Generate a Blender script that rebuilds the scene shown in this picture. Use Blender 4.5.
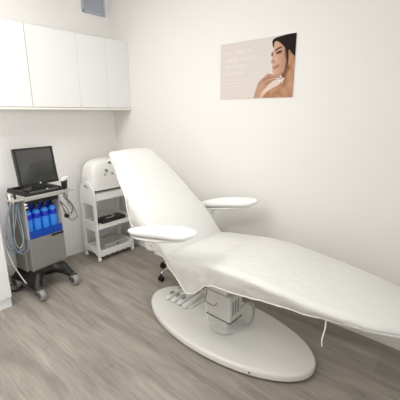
import bpy, bmesh, math, random
from mathutils import Vector, Matrix, noise
random.seed(7)
PI = math.pi
for o in list(bpy.data.objects): bpy.data.objects.remove(o)
S = bpy.context.scene
COL = S.collection

# ------------------------------------------------------------------ camera
CAM_H = 1.5
tilt, head = math.radians(14.9), math.radians(41.3)
fw = Vector((math.cos(head)*math.cos(tilt), math.sin(head)*math.cos(tilt), -math.sin(tilt)))
rt = Vector((math.sin(head), -math.cos(head), 0))
up = rt.cross(fw)
cd = bpy.data.cameras.new('camera'); cam = bpy.data.objects.new('camera', cd); COL.objects.link(cam)
M = Matrix((rt, up, -fw)).transposed().to_4x4(); M.translation = Vector((0, 0, CAM_H))
cam.matrix_world = M
cd.sensor_width = 36; cd.sensor_fit = 'HORIZONTAL'; cd.lens = 330/400*36; cd.clip_start = .02
S.camera = cam

# ------------------------------------------------------------------ world, light, exposure
w = bpy.data.worlds.new('world'); S.world = w; w.use_nodes = True
w.node_tree.nodes['Background'].inputs[0].default_value = (1, .98, .95, 1)
w.node_tree.nodes['Background'].inputs[1].default_value = .3
S.view_settings.view_transform = 'Standard'; S.view_settings.look = 'None'
S.view_settings.gamma = 1; S.view_settings.use_curve_mapping = False
S.view_settings.exposure = -0.21
def area(name, loc, sx, sy, power, col=(1, .99, .965)):
    l = bpy.data.lights.new(name, 'AREA'); l.shape = 'RECTANGLE'; l.size = sx; l.size_y = sy
    l.energy = power; l.color = col
    o = bpy.data.objects.new(name, l); COL.objects.link(o); o.location = loc
    return o
area('ceiling_panel_light', (.65, 1.8, 2.765), .58, 1.15, 18)
area('ceiling_panel_light', (-.4, 1.8, 2.765), .58, 1.15, 30)  # added panel, unseen, placed to match the room brightness
wl = area('added_front_fill', (.2, -1.04, 1.5), 1.6, 1.3, 17, (.985, .99, 1)); wl.data.spread = math.radians(90); wl.rotation_euler = (PI/2, 0, 0)  # added fill from the front, narrow spread aims it at the back wall

# ------------------------------------------------------------------ materials
def mat(name, col, rough=.5, metal=0., var=0., scale=20., bump=0., spec=.5, emit=None, alpha_mix=0., trans=0., coat=0., sss=0.):
    m = bpy.data.materials.new(name); m.use_nodes = True
    nt = m.node_tree; b = nt.nodes['Principled BSDF']
    b.inputs['Base Color'].default_value = (*col, 1); b.inputs['Roughness'].default_value = rough
    b.inputs['Metallic'].default_value = metal; b.inputs['Specular IOR Level'].default_value = spec
    b.inputs['Coat Weight'].default_value = coat
    b.inputs['Transmission Weight'].default_value = trans
    if emit: b.inputs['Emission Color'].default_value = (*emit[0], 1); b.inputs['Emission Strength'].default_value = emit[1]
    tc = nt.nodes.new('ShaderNodeTexCoord'); n = nt.nodes.new('ShaderNodeTexNoise')
    n.inputs['Scale'].default_value = scale; n.inputs['Detail'].default_value = 4
    nt.links.new(tc.outputs['Object'], n.inputs['Vector'])
    mx = nt.nodes.new('ShaderNodeMix'); mx.data_type = 'RGBA'
    mx.inputs[6].default_value = (*[c*(1-var) for c in col], 1); mx.inputs[7].default_value = (*[min(1, c*(1+var)) for c in col], 1)
    nt.links.new(n.outputs['Fac'], mx.inputs[0]); nt.links.new(mx.outputs[2], b.inputs['Base Color'])
    if bump:
        bp = nt.nodes.new('ShaderNodeBump'); bp.inputs['Strength'].default_value = bump; bp.inputs['Distance'].default_value = .01
        nt.links.new(n.outputs['Fac'], bp.inputs['Height']); nt.links.new(bp.outputs['Normal'], b.inputs['Normal'])
    if alpha_mix:
        tr = nt.nodes.new('ShaderNodeBsdfTransparent'); ms = nt.nodes.new('ShaderNodeMixShader')
        ms.inputs[0].default_value = alpha_mix
        nt.links.new(b.outputs[0], ms.inputs[1]); nt.links.new(tr.outputs[0], ms.inputs[2])
        nt.links.new(ms.outputs[0], nt.nodes['Material Output'].inputs['Surface'])
    return m
m_wall = mat('wall_paint', (.86, .842, .815), .85, var=.01, scale=60, bump=.03, spec=.2)
m_ceil = mat('ceiling_paint', (.90, .89, .87), .9, spec=.2)
m_trim = mat('trim_gloss', (.85, .84, .81), .4)
m_cab = mat('cabinet_lacquer', (.78, .785, .77), .35, spec=.35)
m_cabedge = mat('cabinet_edge', (.84, .81, .74), .4)
m_gap = mat('dark_gap', (.16, .155, .15), .7)
m_wplast = mat('white_plastic', (.88, .875, .855), .38, var=.01)
m_wplast2 = mat('white_plastic_panel', (.70, .69, .665), .45, var=.01)
m_base = mat('chair_base_enamel', (.74, .73, .70), .33, var=.01, coat=.25)
m_pad = mat('white_vinyl', (.92, .92, .90), .45, bump=.02, scale=120)
m_shell = mat('chair_shell', (.74, .73, .70), .45)
m_black = mat('black_plastic', (.010, .010, .0095), .45, var=.2)
m_rubber = mat('black_rubber', (.03, .03, .03), .75, var=.2)
m_darkgrey = mat('dark_grey_plastic', (.075, .075, .072), .5, var=.1)
m_grey = mat('warm_grey_panel', (.235, .23, .215), .45, var=.02)
m_lgrey = mat('light_grey_panel', (.42, .41, .385), .4, var=.02)
m_mgrey = mat('button_grey', (.30, .295, .28), .5)
m_wheel = mat('grey_wheel', (.30, .30, .30), .35, var=.15, scale=60)
m_column = mat('column_grey_beige', (.24, .225, .195), .45)
m_chrome = mat('chrome', (.75, .75, .75), .14, 1.)
m_screen = mat('screen_glass', (.022, .023, .02), .18, spec=.8, coat=.6)
m_blue = mat('blue_acrylic', (.008, .025, .28), .25, var=.35, scale=14, emit=((.0, .04, .6), .10))  # emission on bay, bottles, lip and label stands in for LED backlighting
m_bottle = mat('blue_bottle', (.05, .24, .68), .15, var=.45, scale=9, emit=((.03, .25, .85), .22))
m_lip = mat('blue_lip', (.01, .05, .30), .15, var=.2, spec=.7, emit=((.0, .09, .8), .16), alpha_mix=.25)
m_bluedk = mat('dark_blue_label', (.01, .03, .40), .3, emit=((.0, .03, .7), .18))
m_tube = mat('pale_blue_tube', (.22, .30, .40), .3, spec=.7, alpha_mix=.25)
m_cable = mat('grey_brown_cable', (.17, .15, .13), .5)
m_vent = mat('vent_grey', (.50, .53, .60), .5, metal=.15)
m_ventback = mat('vent_back', (.30, .33, .39), .7)
m_yellow = mat('pale_yellow', (.72, .68, .33), .6)
m_clear = mat('frosted_tub', (.62, .62, .60), .25, var=.02, alpha_mix=.45)
m_coil = mat('coil_cable', (.50, .49, .44), .5)
m_boxg = mat('column_grey', (.60, .59, .56), .5)
m_lamp = mat('lamp_diffuser', (1, 1, 1), .5, emit=((1, .97, .92), 2.))
m_pane_glow = mat('added_pane_glow', (.9, .93, 1), .2, emit=((.93, .96, 1), 1.))  # glowing surface for the added window
m_ledge = mat('poster_edge', (.8, .79, .77), .6)

# translucent non-woven cover
m_cov = bpy.data.materials.new('sheer_cover'); m_cov.use_nodes = True
nt = m_cov.node_tree; b = nt.nodes['Principled BSDF']
b.inputs['Base Color'].default_value = (.97, .965, .94, 1); b.inputs['Roughness'].default_value = .55; b.inputs['Specular IOR Level'].default_value = .3
tl = nt.nodes.new('ShaderNodeBsdfTranslucent'); tl.inputs[0].default_value = (.9, .89, .86, 1)
tp = nt.nodes.new('ShaderNodeBsdfTransparent')
m1 = nt.nodes.new('ShaderNodeMixShader'); m1.inputs[0].default_value = .15
m2 = nt.nodes.new('ShaderNodeMixShader'); m2.inputs[0].default_value = .32
nt.links.new(b.outputs[0], m1.inputs[1]); nt.links.new(tl.outputs[0], m1.inputs[2])
nt.links.new(m1.outputs[0], m2.inputs[1]); nt.links.new(tp.outputs[0], m2.inputs[2])
nt.links.new(m2.outputs[0], nt.nodes['Material Output'].inputs['Surface'])
tc = nt.nodes.new('ShaderNodeTexCoord'); nz = nt.nodes.new('ShaderNodeTexNoise'); nz.inputs['Scale'].default_value = 14; nz.inputs['Detail'].default_value = 5
nz.inputs['Distortion'].default_value = .8
bp = nt.nodes.new('ShaderNodeBump'); bp.inputs['Strength'].default_value = .45; bp.inputs['Distance'].default_value = .02
nt.links.new(tc.outputs['Object'], nz.inputs['Vector']); nt.links.new(nz.outputs['Fac'], bp.inputs['Height']); nt.links.new(bp.outputs['Normal'], b.inputs['Normal'])
m_hem = mat('elastic_hem', (.86, .85, .82), .6)

# vinyl plank floor, boards running along Y
m_floor = bpy.data.materials.new('vinyl_planks'); m_floor.use_nodes = True
nt = m_floor.node_tree; b = nt.nodes['Principled BSDF']; N = nt.nodes.new; L = nt.links.new
tc = N('ShaderNodeTexCoord'); mp = N('ShaderNodeMapping'); mp.inputs['Rotation'].default_value = (0, 0, PI/2); mp.inputs['Location'].default_value = (.3, .07, 0)
br = N('ShaderNodeTexBrick'); br.inputs['Scale'].default_value = 1; br.inputs['Brick Width'].default_value = 1.22; br.inputs['Row Height'].default_value = .18
br.inputs['Mortar Size'].default_value = .0012; br.inputs['Mortar Smooth'].default_value = .3; br.offset = .37
br.inputs['Color1'].default_value = (.335, .300, .258, 1); br.inputs['Color2'].default_value = (.382, .345, .300, 1); br.inputs['Mortar'].default_value = (.24, .215, .185, 1)
L(tc.outputs['Object'], mp.inputs['Vector']); L(mp.outputs[0], br.inputs['Vector'])
mp2 = N('ShaderNodeMapping'); mp2.inputs['Scale'].default_value = (13, 1.6, 1); L(tc.outputs['Object'], mp2.inputs['Vector'])
g1 = N('ShaderNodeTexNoise'); g1.inputs['Scale'].default_value = 1.; g1.inputs['Detail'].default_value = 7; g1.inputs['Roughness'].default_value = .62; g1.inputs['Distortion'].default_value = .5
L(mp2.outputs[0], g1.inputs['Vector'])
mp3 = N('ShaderNodeMapping'); mp3.inputs['Scale'].default_value = (75, 5, 1); L(tc.outputs['Object'], mp3.inputs['Vector'])
g2 = N('ShaderNodeTexNoise'); g2.inputs['Scale'].default_value = 1.; g2.inputs['Detail'].default_value = 3; L(mp3.outputs[0], g2.inputs['Vector'])
r1 = N('ShaderNodeValToRGB'); r1.color_ramp.elements[0].position = .3; r1.color_ramp.elements[0].color = (.66, .65, .64, 1); r1.color_ramp.elements[1].position = .7; r1.color_ramp.elements[1].color = (1.16, 1.16, 1.17, 1)
L(g1.outputs['Fac'], r1.inputs[0])
r2 = N('ShaderNodeValToRGB'); r2.color_ramp.elements[0].position = .25; r2.color_ramp.elements[0].color = (.86, .86, .86, 1); r2.color_ramp.elements[1].position = .75; r2.color_ramp.elements[1].color = (1.08, 1.08, 1.08, 1)
L(g2.outputs['Fac'], r2.inputs[0])
x1 = N('ShaderNodeMix'); x1.data_type = 'RGBA'; x1.blend_type = 'MULTIPLY'; x1.inputs[0].default_value = 1; L(br.outputs['Color'], x1.inputs[6]); L(r1.outputs[0], x1.inputs[7])
x2 = N('ShaderNodeMix'); x2.data_type = 'RGBA'; x2.blend_type = 'MULTIPLY'; x2.inputs[0].default_value = 1; L(x1.outputs[2], x2.inputs[6]); L(r2.outputs[0], x2.inputs[7])
L(x2.outputs[2], b.inputs['Base Color']); b.inputs['Roughness'].default_value = .48; b.inputs['Specular IOR Level'].default_value = .4
bp = N('ShaderNodeBump'); bp.inputs['Strength'].default_value = .12; bp.inputs['Distance'].default_value = .004; L(g2.outputs['Fac'], bp.inputs['Height']); L(bp.outputs[0], b.inputs['Normal'])

# ------------------------------------------------------------------ helpers
def box(bm, lo, hi):
    vs = [bm.verts.new((x, y, z)) for x in (lo[0], hi[0]) for y in (lo[1], hi[1]) for z in (lo[2], hi[2])]
    for f in ((0, 1, 3, 2), (4, 6, 7, 5), (0, 4, 5, 1), (2, 3, 7, 6), (0, 2, 6, 4), (1, 5, 7, 3)): bm.faces.new([vs[i] for i in f])
def loft(bm, rings, cap=True, closed=False):
    R = [[bm.verts.new(p) for p in r] for r in rings]; n = len(R[0])
    rng = range(len(R)) if closed else range(len(R)-1)
    for i in rng:
        a, c = R[i], R[(i+1) % len(R)]
        for k in range(n): bm.faces.new((a[k], a[(k+1) % n], c[(k+1) % n], c[k]))
    if cap and not closed: bm.faces.new(R[0][::-1]); bm.faces.new(R[-1])
def spline(pts, n=8, closed=False):
    P = [Vector(p) for p in pts]; out = []; m = len(P)
    for i in range(m if closed else m-1):
        if closed: p0, p1, p2, p3 = P[(i-1) % m], P[i], P[(i+1) % m], P[(i+2) % m]
        else: p0, p1, p2, p3 = P[max(i-1, 0)], P[i], P[i+1], P[min(i+2, m-1)]
        for k in range(n):
            t = k/n
            out.append(.5*((2*p1)+(-p0+p2)*t+(2*p0-5*p1+4*p2-p3)*t*t+(-p0+3*p1-3*p2+p3)*t**3))
    if not closed: out.append(P[-1].copy())
    return out
def tube(bm, pts, r, seg=8, closed=False, rfun=None):
    P = [Vector(p) for p in pts]; rings = []; n = len(P); prev = None
    for i, p in enumerate(P):
        if closed: t = P[(i+1) % n]-P[i-1]
        else: t = P[min(i+1, n-1)]-P[max(i-1, 0)]
        t.normalize()
        if prev is None: u = t.cross(Vector((0, 0, 1)));  u = u if u.length > .05 else t.cross(Vector((1, 0, 0)))
        else: u = prev-t*prev.dot(t)
        u.normalize(); v = t.cross(u); prev = u
        rr = rfun(i/(n-1)) if rfun else r
        rings.append([p+(u*math.cos(a)+v*math.sin(a))*rr for a in [2*PI*k/seg for k in range(seg)]])
    loft(bm, rings, closed=closed)
def lathe(bm, prof, c=(0, 0, 0), seg=24, axis='z'):
    rings = []
    for r, h in prof:
        ring = []
        for k in range(seg):
            a = 2*PI*k/seg; x, y = max(r, 1e-4)*math.cos(a), max(r, 1e-4)*math.sin(a)
            p = {'z': (x, y, h), 'x': (h, x, y), 'y': (y, h, x)}[axis]
            ring.append(Vector(c)+Vector(p))
        rings.append(ring)
    loft(bm, rings)
def rootloc(p):
    v = Vector((0, 0, 0))
    while p: v += p.location; p = p.parent
    return v
def obj(name, bm, m, parent=None, bevel=0., smooth=True, world=True, seg=2, ang=40):
    if parent and world: bmesh.ops.translate(bm, verts=bm.verts, vec=-rootloc(parent))
    bmesh.ops.remove_doubles(bm, verts=bm.verts, dist=1e-6)
    bmesh.ops.recalc_face_normals(bm, faces=bm.faces)
    me = bpy.data.meshes.new(name); bm.to_mesh(me); bm.free()
    me.materials.append(m)
    if smooth:
        me.polygons.foreach_set('use_smooth', [True]*len(me.polygons)); me.set_sharp_from_angle(angle=math.radians(ang))
    o = bpy.data.objects.new(name, me); COL.objects.link(o); o.parent = parent
    if bevel:
        md = o.modifiers.new('bevel', 'BEVEL'); md.width = bevel; md.segments = seg; md.limit_method = 'ANGLE'; md.angle_limit = math.radians(35)
        md.harden_normals = True
    return o
def tag(o, label, cat, group=None):
    o['label'] = label; o['category'] = cat
    if group: o['group'] = group
    return o
def thing(name, label, cat, loc=(0, 0, 0), rotz=0, group=None):
    o = bpy.data.objects.new(name, None); COL.objects.link(o); o.location = loc; o.rotation_euler = (0, 0, rotz)
    o.empty_display_size = .05
    return tag(o, label, cat, group)
def struct(name, bm, m, **k):
    o = obj(name, bm, m, **k); o['kind'] = 'structure'; return o
def bx(name, lo, hi, m, parent=None, bevel=0., world=True):
    bm = bmesh.new(); box(bm, lo, hi); return obj(name, bm, m, parent, bevel, world=world)
def sbox(name, lo, hi, m, bevel=0.):
    o = bx(name, lo, hi, m, None, bevel); o['kind'] = 'structure'; return o
def plate(loops, t, plane='yz', off=0.):
    """flat plate with holes: loops are 2D outlines, first outer, the rest holes"""
    cu = bpy.data.curves.new('c', 'CURVE'); cu.dimensions = '2D'; cu.fill_mode = 'BOTH'; cu.extrude = t/2
    for lp in loops:
        sp = cu.splines.new('POLY'); sp.points.add(len(lp)-1); sp.use_cyclic_u = True
        for i, q in enumerate(lp): sp.points[i].co = (q[0], q[1], 0, 1)
    o = bpy.data.objects.new('c', cu); COL.objects.link(o)
    dg = bpy.context.evaluated_depsgraph_get(); me = bpy.data.meshes.new_from_object(o.evaluated_get(dg))
    bm = bmesh.new(); bm.from_mesh(me); bpy.data.objects.remove(o); bpy.data.meshes.remove(me)
    for v in bm.verts:
        a, c, e = v.co
        v.co = {'yz': (e+off, a, c), 'xz': (a, e+off, c), 'xy': (a, c, e+off)}[plane]
    return bm
def interp(x, xs, ys):
    if x <= xs[0]: return ys[0]
    for i in range(len(xs)-1):
        if x <= xs[i+1]:
            t = (x-xs[i])/(xs[i+1]-xs[i]); return ys[i]+(ys[i+1]-ys[i])*t
    return ys[-1]

WX, WY, CH = 2.24, 3.24, 2.8
X0, Y0 = -1.0, -1.1
# ------------------------------------------------------------------ room
sbox('floor', (X0-.1, Y0-.1, -.1), (WX+.1, WY+.1, 0), m_floor)
sbox('ceiling', (X0-.1, Y0-.1, CH), (WX+.1, WY+.1, CH+.1), m_ceil)
sbox('wall_back', (X0-.1, WY, 0), (WX, WY+.1, CH), m_wall)
sbox('wall_right', (WX, Y0-.1, 0), (WX+.1, WY+.1, CH), m_wall)
sbox('wall_left', (X0-.1, Y0-.1, 0), (X0, WY, CH), m_wall)
sbox('wall_front', (X0, Y0-.1, 0), (WX, Y0, CH), m_wall)
bm = bmesh.new(); box(bm, (.77, WY-.014, 0), (WX-.016, WY, .10)); box(bm, (.77, WY-.009, .10), (WX-.016, WY, .115))
struct('baseboard_back', bm, m_trim, bevel=.003)
bm = bmesh.new(); box(bm, (WX-.014, Y0, 0), (WX, WY, .10)); box(bm, (WX-.009, Y0, .10), (WX, WY, .115))
struct('baseboard_right', bm, m_trim, bevel=.003)
# added window behind the camera, unseen; carries the fill light
bm = bmesh.new()
for lo, hi in (((-.68, .82), (1.18, .88)), ((-.68, 2.22), (1.18, 2.28)), ((-.68, .88), (-.62, 2.22)), ((1.12, .88), (1.18, 2.22)), ((.23, .88), (.27, 2.22))): box(bm, (lo[0], Y0, lo[1]), (hi[0], Y0+.03, hi[1]))
struct('added_window_1', bm, m_trim, bevel=.003)
sbox('added_window_pane', (-.62, Y0, .88), (1.12, Y0+.012, 2.22), m_pane_glow)
# ceiling panels, out of view: an inferred overhead light and an added second one
for i, (cx, cy, sx, sy, lb) in enumerate(((.65, 1.8, .30, .60, 'rectangular ceiling light panel in front of the wall cabinets'), (-.4, 1.8, .30, .60, 'added, unseen rectangular ceiling light panel farther left in the room'))):
    t = thing('ceiling_light', lb, 'ceiling light', (cx, cy, CH))
    bm = bmesh.new()
    for a, c in (((-sx, -sy), (sx, -sy+.02)), ((-sx, sy-.02), (sx, sy)), ((-sx, -sy), (-sx+.02, sy)), ((sx-.02, -sy), (sx, sy))):
        box(bm, (cx+a[0], cy+a[1], CH-.02), (cx+c[0], cy+c[1], CH))
    obj('frame', bm, m_trim, t)
    bx('diffuser', (cx-sx+.02, cy-sy+.02, CH-.012), (cx+sx-.02, cy+sy-.02, CH-.004), m_lamp, t)

# ------------------------------------------------------------------ wall cabinets
CB, CT, CF = 1.54, 2.18, 2.94
edges = [.79, 1.235, 1.672, 1.972, WX]
labs = ['white handleless wall cabinet at the left edge of the photo', 'wide white wall cabinet above the monitor, second from left',
        'white wall cabinet above the white trolley, third from left', 'narrow white wall cabinet in the room corner']
for i in range(4):
    a, c = edges[i], edges[i+1]
    t = thing('wall_cabinet', labs[i], 'cabinet', ((a+c)/2, WY, CB), 0, 'wall cabinets')
    bx('body', (a, CF+.02, CB), (c, WY, CT), m_cab, t)
    bx('door', (a+(.0007 if i != 1 else .0022), CF, CB+.004), (c-(.0007 if i != 0 else .0022), CF+.018, CT), m_cab, t, .0015)
bm = bmesh.new(); box(bm, (.79, CF-.008, CB-.018), (WX, CF+.02, CB-.001)); box(bm, (.79, CF+.02, CB-.012), (WX, WY, CB-.001))
tag(obj('cabinet_bottom_board', bm, m_cabedge, None, .002), 'cream board running along the underside of the wall cabinets', 'board')

# vent
t = thing('air_vent', 'grey-blue ventilation grille high on the wall above the cabinets', 'vent', (2.065, WY, 2.46))
va, vb, vz0, vz1 = 1.94, 2.19, 2.452, 2.72
bx('back_plate', (va, WY-.006, vz0), (vb, WY, vz1), m_ventback, t)
bm = bmesh.new()
for lo, hi in (((va, vz0), (vb, vz0+.018)), ((va, vz1-.018), (vb, vz1)), ((va, vz0), (va+.018, vz1)), ((vb-.018, vz0), (vb, vz1))):
    box(bm, (lo[0], WY-.016, lo[1]), (hi[0], WY-.004, hi[1]))
obj('frame', bm, m_vent, t, .002)
bm = bmesh.new()
k = 0
while va+.026+k*.0115 < vb-.024:
    x = va+.026+k*.0115; box(bm, (x, WY-.014, vz0+.015), (x+.0075, WY-.008, vz1-.015)); k += 1
obj('louvres', bm, m_vent, t)

# ------------------------------------------------------------------ base cabinet + worktop
t = thing('base_cabinet', 'white base cabinet at the left edge beside the machine cart', 'cabinet', (.37, 2.95, 0))
bx('body', (-.2, 2.675, .085), (.766, WY-.002, .85), m_cab, t, .001)
for a, c in ((-.198, .27), (.274, .766)): bx('door', (a, 2.655, .09), (c, 2.673, .846), m_cab, t, .0015)
bx('plinth', (-.2, 2.672, 0), (.762, WY-.002, .085), m_cab, t)
tag(bx('worktop', (-.21, 2.64, .851), (.780, WY-.002, .885), m_cab, None, .003), 'white worktop on the base cabinet at the left edge', 'worktop')

# ------------------------------------------------------------------ poster
PY0, PY1, PZ0, PZ1 = 1.742, 1.105, 1.602, 2.012   # left (far) to right (near)
PW, PH = PY0-PY1, PZ1-PZ0
t = thing('poster', 'landscape poster of a dark-haired woman resting chin on hand', 'poster', (WX, 1.42, 1.8))
bx('poster_board', (WX-.006, PY1, PZ0), (WX, PY0, PZ1), m_ledge, t)
def sst(e0, e1, x):
    q = max(0, min(1, (x-e0)/(e1-e0))); return q*q*(3-2*q)
def mixc(c, d, a): return [c[i]*(1-a)+d[i]*a for i in range(3)]
def pdist(poly, x, y):
    """signed distance to polygon, negative inside"""
    d = 1e9; ins = False; n = len(poly)
    for i in range(n):
        ax, ay = poly[i]; bx_, by_ = poly[i-1]
        ex, ey = bx_-ax, by_-ay; wx, wy = x-ax, y-ay
        q = max(0, min(1, (wx*ex+wy*ey)/(ex*ex+ey*ey+1e-12)))
        dx, dy = wx-ex*q, wy-ey*q; d = min(d, dx*dx+dy*dy)
        if (ay > y) != (by_ > y) and x < (bx_-ax)*(y-ay)/(by_-ay)+ax: ins = not ins
    d = math.sqrt(d); return -d if ins else d
def s2(pts, n=5): return [(p.x, p.y) for p in spline([(a, c, 0) for a, c in pts], n, True)]
def px(X, Y):   # position read off the photograph's poster, as fractions of the sheet
    fx = (X-221)/(295.2-221)
    yt = 46-(X-221)*14/75; yb = 100-(X-221)*4/73
    # foreshortening along the wall
    u = fx/(fx+(1-fx)*.823)
    return (u*PW, (yb-Y)/(yb-yt)*PH)
def PP(l): return s2([px(*q) for q in l])
hair = PP([(272.2, 39), (285, 34), (302, 28), (301, 56), (295.5, 55), (291.5, 52), (289, 49), (288, 50), (288.5, 58), (287.5, 66), (285.5, 66), (285, 56), (282, 47), (277.5, 43), (274, 42.5), (273.2, 47), (271.8, 46)])
face = PP([(273.4, 42.5), (276, 41), (280.5, 43.5), (284, 47), (286.5, 54), (287, 64), (283, 72), (279, 74), (274, 73), (272.6, 69.5), (273.4, 67.5), (272.2, 65.5), (272.4, 63), (270.8, 61.6), (272, 57), (271.6, 53), (272.8, 49)])
neck = PP([(283, 64), (288, 46), (300, 44), (300, 104), (262, 104), (264, 93), (272, 88), (279, 84), (283, 79), (281, 72)])
arm = PP([(254, 103), (256.5, 90), (259, 82), (264, 76.5), (268.5, 73), (274, 73.5), (281, 73), (282, 76), (277, 77), (273, 81), (268, 86), (264, 94), (261, 104)])
sleeve = PP([(261, 99), (264, 90), (270, 85), (277, 81), (283, 76.5), (284, 79), (278, 84), (271, 89), (265, 94)])
brow = PP([(274.5, 49.5), (277, 47.2), (281, 45.8), (281.2, 46.8), (277.5, 48.8), (275, 50.8)])
eye = PP([(275.2, 52.5), (278, 50.2), (281.6, 49.6), (280.5, 52), (277.5, 53.2)])
eye2 = PP([(270.8, 52.6), (272.2, 51.6), (272.4, 55), (271, 55.6)])
lips = PP([(272.5, 66.5), (275.5, 65.2), (279.6, 63.2), (278.4, 66.2), (275, 67.8), (273, 67.6)])
lock = PP([(284.2, 48), (286, 52), (287.2, 60), (286.2, 68), (285, 70), (286, 60), (284.6, 54)])
jawsh = PP([(279, 74.2), (284, 71), (288, 64.5), (290, 66), (286, 76), (283, 80), (280, 77)])
nose = PP([(272, 60), (274.4, 58.8), (275.4, 61), (274, 62.4), (271.4, 62.2)])
fing = [PP([(263, 79), (269, 76.4), (277, 75.8), (277, 76.6), (269, 77.6), (264, 80.4)]), PP([(266, 83), (272, 79), (278, 78), (278, 78.8), (272, 80.4), (267, 84)])]
spark = [px(281.5, 75.5), px(283, 80), px(280, 79.6), px(284.2, 77.5)]
NU, NV = 230, 150
verts = []; cols = []; faces = []
bgL, bgR = (.70, .635, .61), (.71, .66, .62)
for j in range(NV+1):
    for i in range(NU+1):
        x, y = i/NU*PW, j/NV*PH
        c = list(mixc(bgL, bgR, i/NU))
        def lay(poly, col, soft=.0035, a=1.):
            global c_
            d = pdist(poly, x, y)
            return mixc(c_, col, a*(1-sst(-soft, soft, d)))
        c_ = c
        if x > .22*PW:
            sk = (.60, .37, .25)
            g = noise.noise(Vector((x*22, y*22, 1)))
            c_ = lay(neck, (.46+.16*g, .25+.12*g, .15+.09*g))
            c_ = lay(hair, (.018, .013, .012))
            fx = sst(.02, .17, x-px(270, 55)[0])
            c_ = lay(face, mixc((.62, .39, .28), (.40, .21, .14), fx))
            c_ = lay(jawsh, (.16, .07, .045), .014, .85)
            c_ = mixc(c_, (.80, .56, .43), .5*(1-sst(.0, .022, math.hypot(x-px(275.5, 59)[0], y-px(275.5, 59)[1]))))
            c_ = lay(lock, (.10, .045, .03), .003, .9)
            c_ = lay(brow, (.05, .03, .025), .003, .95); c_ = lay(eye, (.06, .035, .03), .004, .95); c_ = lay(eye2, (.08, .05, .04), .003, .9)
            c_ = lay(lips, (.40, .12, .10), .0035, .85); c_ = lay(nose, (.36, .18, .12), .004, .55)
            c_ = lay(arm, (.52+.10*g, .31+.08*g, .21+.07*g))
            for f_ in fing: c_ = lay(f_, (.30, .15, .10), .003, .75)
            c_ = lay(sleeve, (.78, .60, .51), .004, .85)
            for sx_, sy_ in spark:
                d = math.hypot(x-sx_, y-sy_); c_ = mixc(c_, (.9, .86, .84), (1-sst(.003, .010, d))*.9)
        verts.append((0, -x, y)); cols.append((*c_, 1))
for j in range(NV):
    for i in range(NU):
        a = j*(NU+1)+i; faces.append((a, a+NU+1, a+NU+2, a+1))
me = bpy.data.meshes.new('printed_picture'); me.from_pydata(verts, [], faces)
ca = me.color_attributes.new('print', 'FLOAT_COLOR', 'POINT')
for i, c in enumerate(cols): ca.data[i].color = c
m_print = bpy.data.materials.new('printed_paper'); m_print.use_nodes = True
b = m_print.node_tree.nodes['Principled BSDF']; at = m_print.node_tree.nodes.new('ShaderNodeAttribute'); at.attribute_name = 'print'
m_print.node_tree.links.new(at.outputs['Color'], b.inputs['Base Color']); b.inputs['Roughness'].default_value = .75; b.inputs['Specular IOR Level'].default_value = .1
me.materials.append(m_print)
po = bpy.data.objects.new('printed_picture', me); COL.objects.link(po); po.parent = t
po.location = Vector((WX-.0065, PY0, PZ0))-t.location
# pale lines of lettering on the poster, too faint to read
m_txt = mat('pale_ink', (.755, .70, .682), .5)
rr = random.Random(3)
def words(y, h, x0, x1):
    x = x0; bm = bmesh.new()
    while x < x1-.02:
        n = rr.randint(3, 7)
        for q in range(n):
            wl = h*rr.uniform(.4, .62)
            if x+wl > x1: break
            hh = h*rr.choice((.68, .7, 1))
            box(bm, (WX-.0072, PY0-x-wl, PZ0+y), (WX-.0066, PY0-x, PZ0+y+hh)); x += wl+h*.16
        x += h*.5
    obj('text_line', bm, m_txt, t, smooth=False)
for y, x1 in ((.327, .29), (.278, .34), (.229, .27), (.180, .22)): words(y, .027, .045, x1)
for y, x1 in ((.136, .30), (.112, .31), (.088, .28), (.064, .26)): words(y, .009, .045, x1)

# ------------------------------------------------------------------ treatment chair
XC, YC = 1.645, 1.235
chair = thing('treatment_chair', 'white reclining treatment chair on an oval floor base', 'treatment chair', (XC, YC, 0))
bm = bmesh.new(); rings = []
AX, AY = .315, .672
for s, z in ((-.010, .014), (0, .018), (.001, .045), (-.003, .054), (-.010, .059), (-.020, .061), (-.16, .063)):
    rings.append([(XC+(AX+s)*math.cos(a), YC+(AY+s)*math.sin(a), z) for a in [2*PI*k/96 for k in range(96)]])
loft(bm, rings); base = obj('base', bm, m_base, chair)
bm = bmesh.new(); loft(bm, [[(XC+(AX-.02)*math.cos(a), YC+(AY-.02)*math.sin(a), z) for a in [2*PI*k/64 for k in range(64)]] for z in (0, .0145)])
obj('underside', bm, m_rubber, chair)
for a in (math.radians(126), math.radians(216)):
    ca_, sa_ = math.cos(a), math.sin(a)
    bm = bmesh.new(); lathe(bm, [(.0, -.004), (.006, -.004), (.006, .003), (.0, .004)], (XC+(AX-.001)*ca_, YC+(AY-.001)*sa_, .034), 12, 'x')
    obj('screw', bm, m_darkgrey, base)
# lifting column and motor box
bm = bmesh.new(); box(bm, (1.60, 1.16, .06), (1.74, 1.36, .36)); obj('column', bm, m_shell, chair, .01)
mb = bx('motor_box', (1.548, 1.10, .150), (1.685, 1.30, .335), m_boxg, chair, .006)
bm = bmesh.new(); box(bm, (1.546, 1.098, .148), (1.687, 1.302, .156)); obj('bottom_edge', bm, m_darkgrey, mb)
bm = bmesh.new()
for k in range(3): box(bm, (1.572+k*.03, 1.097, .20), (1.586+k*.03, 1.101, .30))
obj('socket', bm, m_mgrey, mb)
bm = bmesh.new()
box(bm, (1.45, .72, .50), (1.49, 1.72, .53)); box(bm, (1.80, .72, .50), (1.84, 1.72, .53)); box(bm, (1.49, 1.15, .46), (1.80, 1.37, .505)); box(bm, (1.56, 1.14, .335), (1.78, 1.38, .47))
obj('underframe', bm, m_shell, chair, .005)
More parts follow.
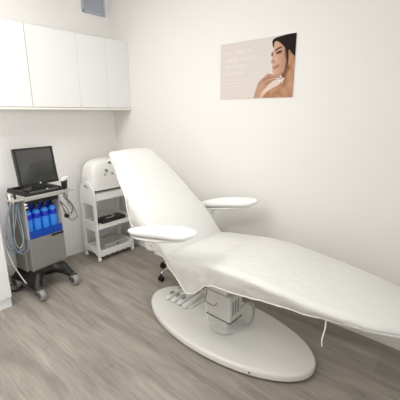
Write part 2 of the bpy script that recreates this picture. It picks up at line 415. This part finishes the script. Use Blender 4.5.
# foot pedals
bx('pedal_box', (1.60, 1.50, .062), (1.86, 1.79, .072), m_shell, chair, .004)
for k in range(4):
    y0 = 1.735-k*.062; x0 = 1.575-.004*abs(k-1.5)
    bm = bmesh.new(); rings = []
    for x, hh, ww in ((x0, .010, .012), (x0+.01, .020, .022), (x0+.05, .026, .026), (x0+.12, .030, .026), (x0+.25, .034, .022)):
        rings.append([(x, y0+ww*math.cos(a), .072+hh*(max(0, math.sin(a)) if math.sin(a) > 0 else 0)**.6) for a in [2*PI*q/16 for q in range(16)]])
    loft(bm, rings); pd = obj('pedal', bm, m_wplast2, chair)
    if k < 3:
        for xx in (x0+.065, x0+.155):
            bm = bmesh.new(); rings = []
            for s, z in ((1, .090), (1, .1055), (.8, .1075)):
                rings.append([(xx+.024*s*math.cos(a), y0+.013*s*math.sin(a), z) for a in [2*PI*q/20 for q in range(20)]])
            loft(bm, rings); obj('button', bm, m_mgrey, pd)

def section(cx, w, y, z, ny, nz, t, n=40, e=4.5, crown=.010):
    """rounded cross section: top centre at (y,z); (ny,nz) is the upward normal"""
    pts = []
    for k in range(n):
        a = 2*PI*k/n; ca_, sa_ = math.cos(a), math.sin(a)
        u = abs(ca_)**(2/e)*(1 if ca_ >= 0 else -1); v = abs(sa_)**(2/2.6)*(1 if sa_ >= 0 else -1)
        d = -t/2+v*t/2-(crown*u*u if v > 0 else 0)
        pts.append((cx+u*w, y+ny*d, z+nz*d))
    return pts
def hx(y): return XC+.026*sst(1.75, 2.2, y)+.035*(1-sst(.1, .55, y))
def pad(name, path, m, parent, t=.10, cx=XC):
    P = spline([(w, y, z) for y, z, w in path], 6); bm = bmesh.new(); rings = []; n = len(P)
    for i, p in enumerate(P):
        a, c = P[max(i-1, 0)], P[min(i+1, n-1)]; dy, dz = c.y-a.y, c.z-a.z; l = math.hypot(dy, dz) or 1
        ny, nz = (-dz/l, dy/l) if dy > 0 else (dz/l, -dy/l)
        f = i/(n-1); e = min(f, 1-f); q = min(1, e/.07); sc = math.sqrt(max(.0, 1-(1-q)**2)); sc = .35+.65*sc
        tt = t*sc; off = (t-tt)*.5
        rings.append(section(hx(p.y), max(p.x, .005), p.y-ny*off, p.z-nz*off, ny, nz, tt))
    loft(bm, rings); return obj(name, bm, m, parent, ang=60)
back = [(1.50, .605, .27), (1.58, .70, .285), (1.65, .775, .29), (1.79, .88, .287), (1.90, .967, .275), (2.02, 1.058, .25), (2.12, 1.13, .212), (2.19, 1.175, .198), (2.225, 1.195, .185)]
leg = [(1.50, .590, .26), (1.45, .600, .27), (1.40, .612, .275), (1.26, .630, .275), (1.15, .645, .275)]
leg2 = [(1.14, .647, .275), (1.05, .657, .277), (.90, .662, .275), (.77, .658, .272), (.60, .645, .265), (.45, .630, .255), (.32, .615, .24), (.22, .60, .205), (.14, .585, .15), (.10, .575, .08)]
pad('backrest', back, m_pad, chair); pad('seat', leg, m_pad, chair, .12); pad('leg_rest', leg2, m_pad, chair, .075)
# armrests
for side, ys in ((-1, (1.12, 1.72)), (1, (1.235, 1.82))):
    cx = XC+side*.405; y0, y1 = ys
    z0, z1 = .898, .772
    P = [(0, .010, .018), (.03, .030, .034), (.12, .056, .062), (.3, .063, .072), (.6, .058, .070), (.85, .040, .052), (.95, .022, .034), (1, .010, .020)]
    bm = bmesh.new(); rings = []
    for p in spline([(f, w_, t_) for f, w_, t_ in P], 5):
        y = y0+(y1-y0)*p.x; z = z0+(z1-z0)*p.x-.006*math.cos(p.x*6)
        rings.append(section(cx, p.y, y, z-(.064-p.z)*.35, .17, .985, p.z, 24, 2.8, .003))
    loft(bm, rings); ar = obj('armrest', bm, m_pad, chair, ang=60)
    bm = bmesh.new(); rings = []
    for f in [k/14 for k in range(15)]:
        y = y0+.06+(y1-y0-.12)*f; z = z0+(z1-z0)*(y-y0)/(y1-y0)-.066; s = .35+.65*math.sin(PI*f)**.5 if 0 < f < 1 else .3
        rings.append(section(cx, .046*s, y, z, .17, .985, .024*s, 20, 2.5, 0))
    loft(bm, rings); obj('shell', bm, m_shell, ar)
    ya = y0+.42
    bm = bmesh.new()
    za = z0+(z1-z0)*(.42/(y1-y0))-.09
    tube(bm, spline([(cx, ya, za), (cx-side*.02, ya+.01, za-.06), (cx-side*.10, ya+.03, za-.10), (cx-side*.14, ya+.05, za-.10)], 5), .014, 10)
    obj('bracket', bm, m_shell, ar)
# lever under the seat with black knob
bm = bmesh.new(); tube(bm, [(1.40, 1.185, .475), (1.46, 1.20, .50)], .005); lv = obj('lever', bm, m_chrome, chair)
bm = bmesh.new(); lathe(bm, [(0, -.014), (.011, -.011), (.013, 0), (.009, .012), (0, .014)], (1.392, 1.18, .470), 14, 'x'); obj('knob', bm, m_black, lv)
bm = bmesh.new()
tube(bm, spline([(1.42, 1.19, .47), (1.43, 1.20, .40), (1.44, 1.215, .33), (1.50, 1.20, .27), (1.55, 1.21, .26)], 6), .003)
obj('cable', bm, m_cable, chair)
bm = bmesh.new()   # coiled cable loop beside the motor box
cl = spline([(1.665, 1.10, .215), (1.72, 1.085, .235), (1.775, 1.07, .20), (1.79, 1.065, .145), (1.765, 1.06, .095), (1.715, 1.06, .080), (1.672, 1.07, .105)], 26)
pts = []
for i, p in enumerate(cl):
    a = i*1.25; pts.append(p+Vector((.006*math.cos(a), .006*math.sin(a), .006*math.cos(a+1))))
tube(bm, pts, .0042, 6); obj('coiled_cable', bm, m_coil, chair)
bm = bmesh.new(); tube(bm, spline([(1.545, 1.27, .17), (1.52, 1.25, .12), (1.50, 1.20, .085), (1.52, 1.13, .072), (1.58, 1.09, .072)], 6), .0035); obj('cable', bm, m_coil, chair)

# ------------------------------------------------------------------ disposable cover
cover = thing('protective_cover', 'sheer white protective cover stretched over the reclining treatment chair', 'chair cover', (XC, YC, .5))
topline = [(2.246, 1.178, .15), (2.244, 1.196, .19), (2.236, 1.208, .203), (2.20, 1.198, .209), (2.12, 1.147, .222), (2.02, 1.072, .255), (1.90, .980, .284), (1.79, .893, .297), (1.65, .788, .30), (1.56, .70, .300),
           (1.51, .645, .30), (1.475, .612, .300), (1.445, .615, .300), (1.38, .628, .302), (1.26, .642, .302), (1.15, .658, .302), (1.05, .668, .303), (.90, .673, .300), (.77, .669, .297), (.60, .656, .287), (.45, .641, .272), (.32, .626, .250), (.22, .611, .215), (.14, .596, .165), (.10, .584, .115), (.082, .572, .06)]
dY = [.08, .25, .443, .67, .915, 1.12, 1.17, 1.23, 1.29, 1.35, 1.42, 1.50, 1.58, 1.68, 1.80, 1.88, 1.95, 2.02, 2.10, 2.2, 2.25]
dN = [.05, .07, .085, .12, .16, .165, .18, .235, .25, .21, .14, .085, .11, .17, .24, .22, .14, .10, .09, .08, .05]
dF = [.07, .10, .11, .13, .16, .17, .18, .20, .21, .20, .18, .17, .18, .19, .19, .17, .13, .10, .09, .08, .05]
P = spline([(w_, y, z) for y, z, w_ in topline], 7)
NS = 14; NT = 30
grid = []
for i, p in enumerate(P):
    wv, y, z = p.x, p.y, p.z; row = []
    dn, df = interp(y, dY, dN), interp(y, dY, dF)
    rad = min(.035, wv*.6)
    def side(s, drop):
        out = []
        for k in range(NS+1):       # hem (0) .. edge (NS)
            q = k/NS; d = drop*(1-q)
            n1 = noise.noise(Vector((s*3, y*9, d*6)))*.016+noise.noise(Vector((s*7+4, y*26, d*10)))*.006
            inw = .028*(1-q)**1.5*(1 if y < 1.2 else .4)
            o_ = 1-math.exp(-d/.03)
            out.append((hx(y)+s*(wv-inw+n1*o_+.004*o_), y+noise.noise(Vector((y*8, 3, s)))*.01*(1-q), z-rad*.85-d))
        return out
    L_ = side(-1, max(dn-rad, .01)); R_ = side(1, max(df-rad, .01))
    row += L_
    for k in range(1, NT):
        a = k/NT; u = -math.cos(PI*a)
        uu = -1+2*a
        # flat top with rounded shoulders
        xx = uu*wv; e = max(0, abs(xx)-(wv-rad))/rad
        zz = z-.010*(abs(xx)/max(wv, .01))**2*(1-e)-rad*.85*(1-math.sqrt(max(0, 1-e*e)))-.0*e
        wr = noise.noise(Vector((xx*5, y*5, 2)))*.003+max(0, noise.noise(Vector((xx*3+9, y*11, 5))))*.004
        row.append((hx(y)+xx, y, zz+wr))
    row += R_[::-1]
    grid.append(row)
bm = bmesh.new(); V = [[bm.verts.new(q) for q in r] for r in grid]
for i in range(len(V)-1):
    for k in range(len(V[0])-1): bm.faces.new((V[i][k], V[i][k+1], V[i+1][k+1], V[i+1][k]))
obj('sheet', bm, m_cov, cover, ang=180)
bm = bmesh.new(); rim = [r[0] for r in grid]+[q for q in grid[-1][1:-1]]+[r[-1] for r in grid[::-1]]+[q for q in grid[0][1:-1]][::-1]
tube(bm, rim, .0038, 6, closed=True); obj('elastic_hem', bm, m_hem, cover)
hp = min((r[0] for r in grid), key=lambda q: abs(q[1]-.445))
bm = bmesh.new(); tube(bm, spline([hp, (hp[0]-.004, hp[1]-.002, hp[2]-.05), (hp[0]-.018, hp[1]+.002, hp[2]-.10), (hp[0]-.008, hp[1]+.002, hp[2]-.145)], 8), .0035, 6)
obj('tie_string', bm, m_hem, cover)

# ------------------------------------------------------------------ stool behind the chair
SX, SY = 2.045, 2.035
st = thing('rolling_stool', 'chrome-legged rolling stool with black casters behind the treatment chair', 'stool', (SX, SY, 0))
bm = bmesh.new(); lathe(bm, [(.0, .43), (.14, .43), (.165, .445), (.17, .47), (.16, .492), (.12, .50), (0, .502)], (SX, SY, 0), 40); obj('seat', bm, m_pad, st)
bm = bmesh.new(); lathe(bm, [(.026, .10), (.026, .26), (.016, .262), (.016, .43)], (SX, SY, 0), 20); obj('gas_column', bm, m_chrome, st)
for k in range(5):
    a = math.radians(170+72*k); dx, dy = math.cos(a), math.sin(a)
    R_ = .225 if SX+.225*dx < WX-.04 else .15
    bm = bmesh.new(); tube(bm, spline([(SX, SY, .125), (SX+dx*.10, SY+dy*.10, .12), (SX+dx*.19*R_/.225, SY+dy*.19*R_/.225, .095), (SX+dx*R_, SY+dy*R_, .075)], 5), .012, 10)
    lg = obj('leg', bm, m_chrome, st)
    bm = bmesh.new(); cx, cy = SX+dx*R_, SY+dy*R_
    for s in (-1, 1): lathe(bm, [(.0, .004*s), (.024, .005*s), (.027, .009*s), (.026, .018*s), (.02, .021*s), (0, .022*s)], (cx, cy, .027), 20, 'y')
    lathe(bm, [(.009, .03), (.009, .078)], (cx, cy, 0), 10); obj('caster', bm, m_black, lg)

# ------------------------------------------------------------------ white three-tier trolley
TX0, TX1, TY0, TY1 = 1.665, 2.105, 2.835, 3.125
tr = thing('trolley', 'white plastic three-shelf trolley standing between machine cart and chair', 'trolley', ((TX0+TX1)/2, (TY0+TY1)/2, 0))
def arc(cy, cz, ry, rz, a0, a1, n=14): return [(cy+ry*math.cos(math.radians(a0+(a1-a0)*k/n)), cz+rz*math.sin(math.radians(a0+(a1-a0)*k/n))) for k in range(n+1)]
yc = (TY0+TY1)/2; hy = (TY1-TY0)/2
outer = [(TY0, .055), (TY0+.035, .055)]+arc(yc, .055, hy-.035, .028, 180, 0)[1:-1]+[(TY1-.035, .055), (TY1, .055), (TY1-.008, .70)]+arc(yc, .70, hy-.008, .135, 0, 180)[1:-1]+[(TY0+.008, .70)]
hole1 = [(TY0+.045, .135), (TY1-.045, .135), (TY1-.046, .325), (TY0+.046, .325)]
hole2 = [(TY0+.046, .42), (TY1-.046, .42), (TY1-.048, .60), (TY0+.048, .60)]
slot = arc(yc, .775, .055, .018, 0, 360, 20)[:-1]
for x in (TX0+.009, TX1-.009):
    bm = plate([outer, hole1, hole2, slot], .018, 'yz', x); obj('side_panel', bm, m_wplast, tr, .002, smooth=False)
for z, hgt in ((.085, .05), (.362, .05), (.662, .075)):
    bm = bmesh.new(); a, c, e, f = TX0+.0195, TX1-.0195, TY0+.004, TY1-.004
    box(bm, (a, e, z), (c, f, z+.008))
    for lo, hi in (((a, e), (c, e+.008)), ((a, f-.008), (c, f)), ((a, e), (a+.008, f)), ((c-.008, e), (c, f))): box(bm, (*lo, z-.012), (*hi, z+hgt-.012))
    sh = obj('shelf', bm, m_wplast, tr, .002)
    if z < .1:
        lp = [(a, .078)]+[q for k in range(6) for q in arc(a+(k+.5)*(c-a)/6, .066, (c-a)/12, -.014, 180, 0, 6)]+[(c, .078)]
        bm = plate([lp], .008, 'xz', TY0+.008); obj('skirt', bm, m_wplast, sh, smooth=False)
for x in (TX0+.012, TX1-.012):
    for y in (TY0+.018, TY1-.018):
        bm = bmesh.new(); lathe(bm, [(.012, .045), (.012, .06)], (x, y, 0), 12)
        lathe(bm, [(0, -.014), (.014, -.014), (.022, -.009), (.024, 0), (.022, .009), (.014, .014), (0, .014)], (x, y, .0242), 20, 'x'); obj('caster', bm, m_wplast, tr)
# steriliser / towel warmer on top
dv = thing('towel_steamer', 'rounded white appliance with grey buttons on top of the trolley', 'appliance', (1.87, 2.98, .672))
D0, D1, E0, E1, Z0, Z1 = 1.69, 2.055, 2.865, 3.115, .745, 1.045
def dome(x, y0, y1, z0, z1, n=28):
    pts = [(x, y0, z0)]; c = (y0+y1)/2
    for k in range(n+1):
        a = PI-PI*k/n; u, v = math.cos(a), math.sin(a)
        pts.append((x, c+(y1-y0)/2*abs(u)**.55*(1 if u >= 0 else -1), z0+.02+(z1-z0-.02)*v**.62))
    pts.append((x, y1, z0)); return pts
bm = bmesh.new(); rings = []
for k in range(25):
    f = -1+2*k/24; s = (1-abs(f)**3.2)**.42 if abs(f) < 1 else 0
    s1 = .55+.45*s; rings.append(dome((D0+D1)/2+(D1-D0)/2*f, (E0+E1)/2-(E1-E0)/2*(.86+.14*s), (E0+E1)/2+(E1-E0)/2*(.86+.14*s), Z0, Z0+(Z1-Z0)*s1))
loft(bm, rings); db = obj('housing', bm, m_wplast, dv, ang=60)
bx('foot_plinth', (D0+.03, E0+.02, .6705), (D1-.03, E1-.02, .730), m_wplast2, dv, .006)
bx('gap', (D0+.02, E0+.006, .730), (D1-.02, E1-.01, .7455), m_darkgrey, dv)
for x, z, r in ((1.838, .940, .012), (1.820, .895, .008), (1.905, .900, .009), (1.848, .930, .009)):
    bm = bmesh.new(); lathe(bm, [(0, .008), (r, .006), (r*1.05, -.010), (0, -.012)], (x, E0+.004, z), 16, 'y'); obj('button', bm, m_mgrey, db)
bm = bmesh.new(); tube(bm, [(1.885, E0+.03, 1.000), (1.895, E0+.02, 1.012), (1.925, E0+.02, 1.006), (1.935, E0+.03, .992)], .008, 8); obj('handle', bm, m_darkgrey, db)
# on the middle shelf
pb = thing('power_adapter', 'black box with a looped cable on the trolley middle shelf', 'power adapter', (1.86, 2.95, .37))
bm = bmesh.new(); box(bm, (1.735, 2.848, .3705), (2.03, 2.98, .432)); hb = obj('housing', bm, m_black, pb, .010, seg=3)
bx('top_plate', (1.77, 2.86, .4323), (2.00, 2.96, .440), m_rubber, pb, .004)
bm = bmesh.new(); tube(bm, spline([(1.80, 2.87, .444), (1.84, 2.86, .445), (1.90, 2.88, .445), (1.90, 2.92, .446), (1.85, 2.95, .47), (1.82, 2.99, .50), (1.80, 3.02, .44), (1.78, 3.03, .38)], 7), .0035); obj('cable', bm, m_coil, pb)
bm = bmesh.new(); lathe(bm, [(0, 0), (.022, 0), (.026, .008), (.024, .022), (.010, .030), (0, .031)], (1.725, 2.88, .3705), 20)
bmesh.ops.scale(bm, vec=(1, 1, 1), verts=bm.verts); tag(obj('sponge', bm, m_yellow), 'small pale yellow item beside the black box on the middle shelf', 'sponge')
tb = thing('storage_tub', 'frosted clear plastic tub on the bottom shelf of the trolley', 'tub', (1.88, 2.94, .093))
bm = bmesh.new(); rings = []
def rrect(cx, cy, hx, hy_, r, z, n=6):
    out = []
    for sx, sy, a0 in ((1, 1, 0), (-1, 1, 90), (-1, -1, 180), (1, -1, 270)):
        for k in range(n+1):
            a = math.radians(a0+90*k/n); out.append((cx+sx*(hx-r)+r*math.cos(a), cy+sy*(hy_-r)+r*math.sin(a), z))
    return out
for hx, hy_, z in ((.125, .065, .0935), (.14, .075, .165), (.148, .083, .166), (.148, .083, .170), (.137, .072, .170), (.122, .062, .098)): rings.append(rrect(1.885, 2.93, hx, hy_, .03, z))
loft(bm, rings); obj('container', bm, m_clear, tb)
bm = bmesh.new(); lathe(bm, [(0, .004), (.011, .003), (.011, -.003), (0, -.004)], (1.91, 2.853, .135), 14, 'y'); obj('latch', bm, m_darkgrey, tb)

# ------------------------------------------------------------------ machine cart (local frame: x right, y back)
CR = math.radians(7)
cart = thing('machine_cart', 'grey facial machine cart with black castered base and blue bottle bay', 'machine cart', (1.110, 2.615, 0), CR)
def cb(name, lo, hi, m, parent=None, bevel=.0): return bx(name, lo, hi, m, parent or cart, bevel, world=False)
def W(p): return Matrix.Translation(cart.location) @ Matrix.Rotation(CR, 4, 'Z') @ Vector(p)
# base
bm = bmesh.new()
top = s2([(-.185, .01), (-.155, -.012), (-.12, .01), (-.07, .07), (0, .09), (.07, .07), (.12, .01), (.155, -.012), (.185, .01), (.185, .08), (.165, .20), (.185, .36), (.15, .40), (.10, .37), (0, .34), (-.10, .37), (-.15, .40), (-.185, .36), (-.165, .20), (-.185, .06)], 4)
def bz(x, y, f):
    cxy = max(abs(x)/.185, abs(y-.19)/.23); h = .205-.085*sst(.35, .85, cxy)
    return h-f
rings = [[(x*.96, .19+(y-.19)*.96, bz(x, y, .03)) for x, y in top], [(x, y, bz(x, y, .026)) for x, y in top], [(x, y, bz(x, y, .012)) for x, y in top],
         [(x*.96, .19+(y-.19)*.96, bz(x, y, 0)) for x, y in top], [(x*.75, .19+(y-.19)*.75, .205) for x, y in top], [(x*.3, .19+(y-.19)*.3, .212) for x, y in top]]
loft(bm, rings); obj('base', bm, m_black, cart, world=False)
for x in (-.157, .157):
    for y in (-.02, .36):
        bm = bmesh.new(); lathe(bm, [(0, -.016), (.03, -.021), (.044, -.019), (.050, -.010), (.050, .010), (.044, .019), (.03, .021), (0, .016)], (x, y, .0502), 28, 'x')
        ct = obj('caster', bm, m_wheel, cart, world=False)
        for sg in (1, -1):
            bm = bmesh.new(); lathe(bm, [(0, .0235*sg), (.014, .0235*sg), (.026, .0215*sg), (.026, .0185*sg)], (x, y, .0502), 20, 'x'); obj('hub', bm, m_darkgrey, ct, world=False)
        bm = bmesh.new(); box(bm, (x-.02, y-.015, .101), (x+.02, y+.03, .112)); box(bm, (x-.027, y+.02, .05), (x-.0215, y+.04, .105)); box(bm, (x+.0215, y+.02, .05), (x+.027, y+.04, .105)); box(bm, (x-.027, y-.005, .045), (x-.0215, y+.04, .056)); box(bm, (x+.0215, y-.005, .045), (x+.027, y+.04, .056)); obj('fork', bm, m_darkgrey, ct, world=False)
# body: lower grey panel, bay above
DX = .028
BX, BF, BB = .158, .105, .345
bm = bmesh.new(); box(bm, (-BX, BF, .205), (BX, BB, .492)); obj('lower_body', bm, m_grey, cart, .008, world=False)
cb('door', (-BX+.006, BF-.006, .225), (BX-.006, BF+.002, .486), m_grey, cart, .003)
cb('badge', (.035, BF-.009, .468), (.150, BF-.004, .486), m_black, cart, .001)
cb('side_cheek', (-BX, BF+.005, .4925), (-BX+.014, BB, .822), m_lgrey, cart, .002); cb('side_cheek', (BX-.014, BF+.005, .4925), (BX, BB, .822), m_lgrey, cart, .002)
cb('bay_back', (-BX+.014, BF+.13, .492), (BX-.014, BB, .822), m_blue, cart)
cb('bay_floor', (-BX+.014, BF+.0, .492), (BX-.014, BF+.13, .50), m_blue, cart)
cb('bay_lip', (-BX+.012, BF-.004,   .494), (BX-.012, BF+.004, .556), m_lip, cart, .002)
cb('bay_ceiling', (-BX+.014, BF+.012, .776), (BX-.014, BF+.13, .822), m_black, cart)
cb('left_column', (-BX-.022, BF+.06, .20), (-BX, BB-.02, .84), m_column, cart, .004)
# top deck
bm = bmesh.new(); box(bm, (-.166, .06, .822), (.180, .37, .858)); obj('top_deck', bm, m_lgrey, cart, .008, world=False)
bm = bmesh.new(); box(bm, (-.158, .066, .8585), (.172, .36, .874)); dk = obj('tray', bm, m_black, cart, .006, world=False)
bm = bmesh.new(); box(bm, (-.152, .075, .874), (-.142, .35, .892)); box(bm, (.152, .075, .874), (.162, .35, .892)); box(bm, (-.152, .34, .874), (.162, .35, .892)); obj('rail', bm, m_black, dk, .003, world=False)
# monitor
mo = thing('monitor', 'flat black-framed screen standing on top of the machine cart', 'monitor', W((.058, .19, .8745)), CR)
bm = bmesh.new(); rings = [rrect(0, -.02, .125, .075, .03, 0), rrect(0, -.02, .125, .075, .03, .012), rrect(0, 0, .06, .035, .02, .028), rrect(0, .02, .03, .02, .01, .12)]
loft(bm, rings); obj('stand', bm, m_black, mo, world=False)
def tiltm(p, a=math.radians(9)):
    x, y, z = p; return (x, -.03+y*math.cos(a)+z*math.sin(a), .045+z*math.cos(a)-y*math.sin(a))
def tb_(bm, lo, hi):
    s = len(bm.verts); box(bm, lo, hi); bm.verts.ensure_lookup_table()
    for v in list(bm.verts)[s:]: v.co = tiltm(v.co)
mw, mh = .166, .305
bm = bmesh.new(); tb_(bm, (-mw, .004, 0), (mw, .034, mh)); obj('back_shell', bm, m_black, mo, .006, world=False)
bm = bmesh.new()
for lo, hi in (((-mw, -.004, 0), (mw, .004, .022)), ((-mw, -.004, mh-.014), (mw, .004, mh)), ((-mw, -.004, .0), (-mw+.016, .004, mh)), ((mw-.016, -.004, 0), (mw, .004, mh))): tb_(bm, lo, hi)
bz_ = obj('bezel', bm, m_black, mo, world=False)
bm = bmesh.new(); tb_(bm, (-mw+.015, .0, .02), (mw-.015, .0038, mh-.012)); obj('screen', bm, m_screen, mo, world=False)
bm = bmesh.new(); lathe(bm, [(0, .0), (.0065, .0), (.0065, -.0015), (0, -.0018)], (0, 0, 0), 16, 'y')
for v in bm.verts: v.co = tiltm((v.co.x, v.co.y-.004, v.co.z+.013))
obj('emblem', bm, m_wplast, bz_, world=False)
# keyboard on the tray in front of the screen
kb = thing('keypad', 'low black control pad in front of the monitor base', 'control pad', W((.045, .09, .8745)), CR)
bm = bmesh.new(); box(bm, (-.13, -.022, 0), (.12, .003, .014)); obj('housing', bm, m_darkgrey, kb, .004, world=False)
bm = bmesh.new(); lathe(bm, [(0, .014), (.008, .014), (.008, .018), (0, .02)], (.02, -.010, 0), 14); obj('button', bm, m_wplast, kb, world=False)
# bottles
blab = ['leftmost blue bottle in the machine cart bay', 'second blue bottle from the left in the cart bay', 'third blue bottle from the left in the cart bay', 'rightmost blue bottle in the cart bay']
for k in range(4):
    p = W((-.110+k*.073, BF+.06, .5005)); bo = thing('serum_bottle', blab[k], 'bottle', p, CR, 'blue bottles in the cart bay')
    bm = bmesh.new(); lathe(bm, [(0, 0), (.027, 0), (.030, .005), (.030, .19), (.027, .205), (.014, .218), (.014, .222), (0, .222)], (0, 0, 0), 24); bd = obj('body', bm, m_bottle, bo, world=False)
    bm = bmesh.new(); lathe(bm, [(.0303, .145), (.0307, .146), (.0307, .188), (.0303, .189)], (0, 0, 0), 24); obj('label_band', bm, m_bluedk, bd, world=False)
    bm = bmesh.new(); lathe(bm, [(.0, .222), (.017, .222), (.018, .226), (.0175, .250), (.012, .256), (.007, .268), (0, .268)], (0, 0, 0), 20); cp = obj('cap', bm, m_black, bo, world=False)
    bm = bmesh.new(); lathe(bm, [(0, .0), (.004, .0), (.004, .004), (0, .005)], (.004, -.014, .252), 8); obj('valve', bm, m_wplast, cp, world=False)
# right-hand holder with handpieces and their looping cables
bm = bmesh.new(); box(bm, (.1525, .055, .835), (.268, .14, .845)); obj('holder', bm, m_lgrey, cart, .003, world=False)
hl = ['black and white handpiece with long cable, nearest the screen on the cart', 'black and white handpiece in the middle of the cart right holder', 'black and white handpiece at the outer end of the cart right holder']
drops = [(.60, .285), (.52, .33), (.57, .30)]
for k in range(3):
    x, y = .196+.027*k, .080+.016*k
    h = thing('handpiece', hl[k], 'handpiece', W((x, y, .868)), CR, "handpieces on the cart right holder")
    bm = bmesh.new(); tube(bm, [(0, 0, -.035), (0, 0, -.01), (.002, 0, .03), (.004, -.002, .058)], .010, 12, rfun=lambda f: .008+.005*f); gp = obj('grip', bm, m_black, h, world=False)
    bm = bmesh.new(); tube(bm, [(.004, -.002, .058), (.005, -.004, .070), (.006, -.010, .082), (.006, -.012, .086)], .012, 12, rfun=lambda f: .014*(1-.5*f*f)); obj('tip', bm, m_wplast, h, world=False)
    lz, lx = drops[k]
    bm = bmesh.new(); tube(bm, spline([(0, 0, -.035), (.003, .0, -.09), (lx-x-.045, .01, (.82+lz)/2-.845), (lx-x-.01, .0, lz+.04-.845), (lx-x-.05, -.005, lz-.845), (.20-x+.012, .0, lz+.06-.845), (.19-x, .02, .70-.845), (.185-x, .05, .72-.845)], 8), .0035, 6); obj('cable', bm, m_cable, h, world=False)
bm = bmesh.new()
for k in range(3):
    a = k*2.1; tube(bm, spline([(.205+.004*k, .13, .83), (.225+.02*k, .12+.01*k, .72), (.27+.022*k, .11, .62-.02*k), (.25+.01*k, .10, .545+.012*k), (.205, .105, .60), (.196, .12, .66)], 8), .0028, 6)
obj('cable_bundle', bm, m_lgrey, cart, world=False)
cb('cable_clip', (.172, .06, .60), (.20, .10, .635), m_black, cart, .006)
# left side connectors and pale tubes
bm = bmesh.new(); box(bm, (-.262, .07, .835), (-.1665, .17, .845)); obj('holder', bm, m_lgrey, cart, .003, world=False)
ll = ['small dark handpiece with pale tube on the cart left holder, nearest the deck', 'small white handpiece with pale tube at the outer end of the cart left holder']
for k in range(2):
    x, y = -.206-.03*k, .10+.02*k
    h = thing('tube_handpiece', ll[k], 'handpiece', W((x, y, .845)), CR, 'handpieces on the cart left holder')
    bm = bmesh.new(); tube(bm, [(0, 0, -.04), (0, 0, 0), (-.004, 0, .04)], .009, 12, rfun=lambda f: .006+.005*f); obj('grip', bm, (m_black, m_wplast)[k], h, world=False)
    bm = bmesh.new(); q = k*.02
    tube(bm, spline([(0, 0, -.04), (-.01-q, 0, -.12), (-.05-q, -.01, -.26), (-.055-q, -.01, -.40+q), (.0, -.02, -.455+q), (.045, -.01, -.40), (.042, .0, -.25), (.025, .02, -.10), (.02, .02, -.03)], 8), .0045, 8); obj('tube', bm, m_tube, h, world=False)
for k, lb in enumerate(('pale clear tube hanging in a narrow loop left of the cart', 'pale clear tube hanging in a wide loop left of the cart')):
    h = thing('hanging_tube', lb, 'tube', W((-.215-.02*k, .12, .84)), CR)
    bm = bmesh.new(); q = k*.03
    tube(bm, spline([(0, 0, -.01), (-.02-q, -.005, -.15), (-.035-q, -.01, -.32), (-.01, -.015, -.40-q), (.035+q*.5, -.01, -.33), (.03, 0, -.16), (.025, .01, -.02)], 8), .004, 8)
    obj('loop', bm, (m_lgrey, m_tube)[k], h, world=False)
    bm = bmesh.new(); tube(bm, [(0, 0, -.03), (0, 0, .015)], .007, 10); obj('connector', bm, (m_wplast, m_black)[k], h, world=False)
bm = bmesh.new(); lathe(bm, [(.0, .0), (.012, .0), (.012, .008), (0, .009)], (-.172, .055, .80), 12)
lathe(bm, [(.0, .0), (.010, .0), (.010, .008), (0, .009)], (-.168, .055, .775), 12); obj('port', bm, m_wplast, cart, world=False)

for o in list(cart.children):       # the body sits a little to the right on its base
    if o.name.split('.')[0] not in ('base', 'caster'): o.location.x += DX
for o in list(COL.objects):
    if o.name.split('.')[0] in ('serum_bottle', 'handpiece', 'tube_handpiece', 'hanging_tube') and not o.parent:
        o.location += Matrix.Rotation(CR, 3, 'Z') @ Vector((DX, .03 if o.name.startswith(('hand', 'tube', 'hang')) else 0, 0))

# cords on the floor
bm = bmesh.new(); tube(bm, spline([(.83, 2.86, .50), (.86, 2.84, .30), (.90, 2.80, .16), (.925, 2.765, .10), (.95, 2.74, .12)], 8), .005, 8)
tag(obj('white_cord', bm, m_wplast), 'white cord hanging down beside the left of the cart base', 'cord')
bm = bmesh.new(); tube(bm, spline([(.80, 3.20, .05), (.86, 3.08, .008), (.80, 2.98, .008), (.86, 2.90, .008), (.94, 2.92, .008), (.90, 3.02, .010), (.82, 2.94, .018), (.88, 2.86, .012), (.97, 2.84, .05), (1.0, 2.86, .12)], 8), .005, 8)
tag(obj('tangled_cord', bm, m_black), 'tangled black power cord on the floor behind the cart', 'cord')
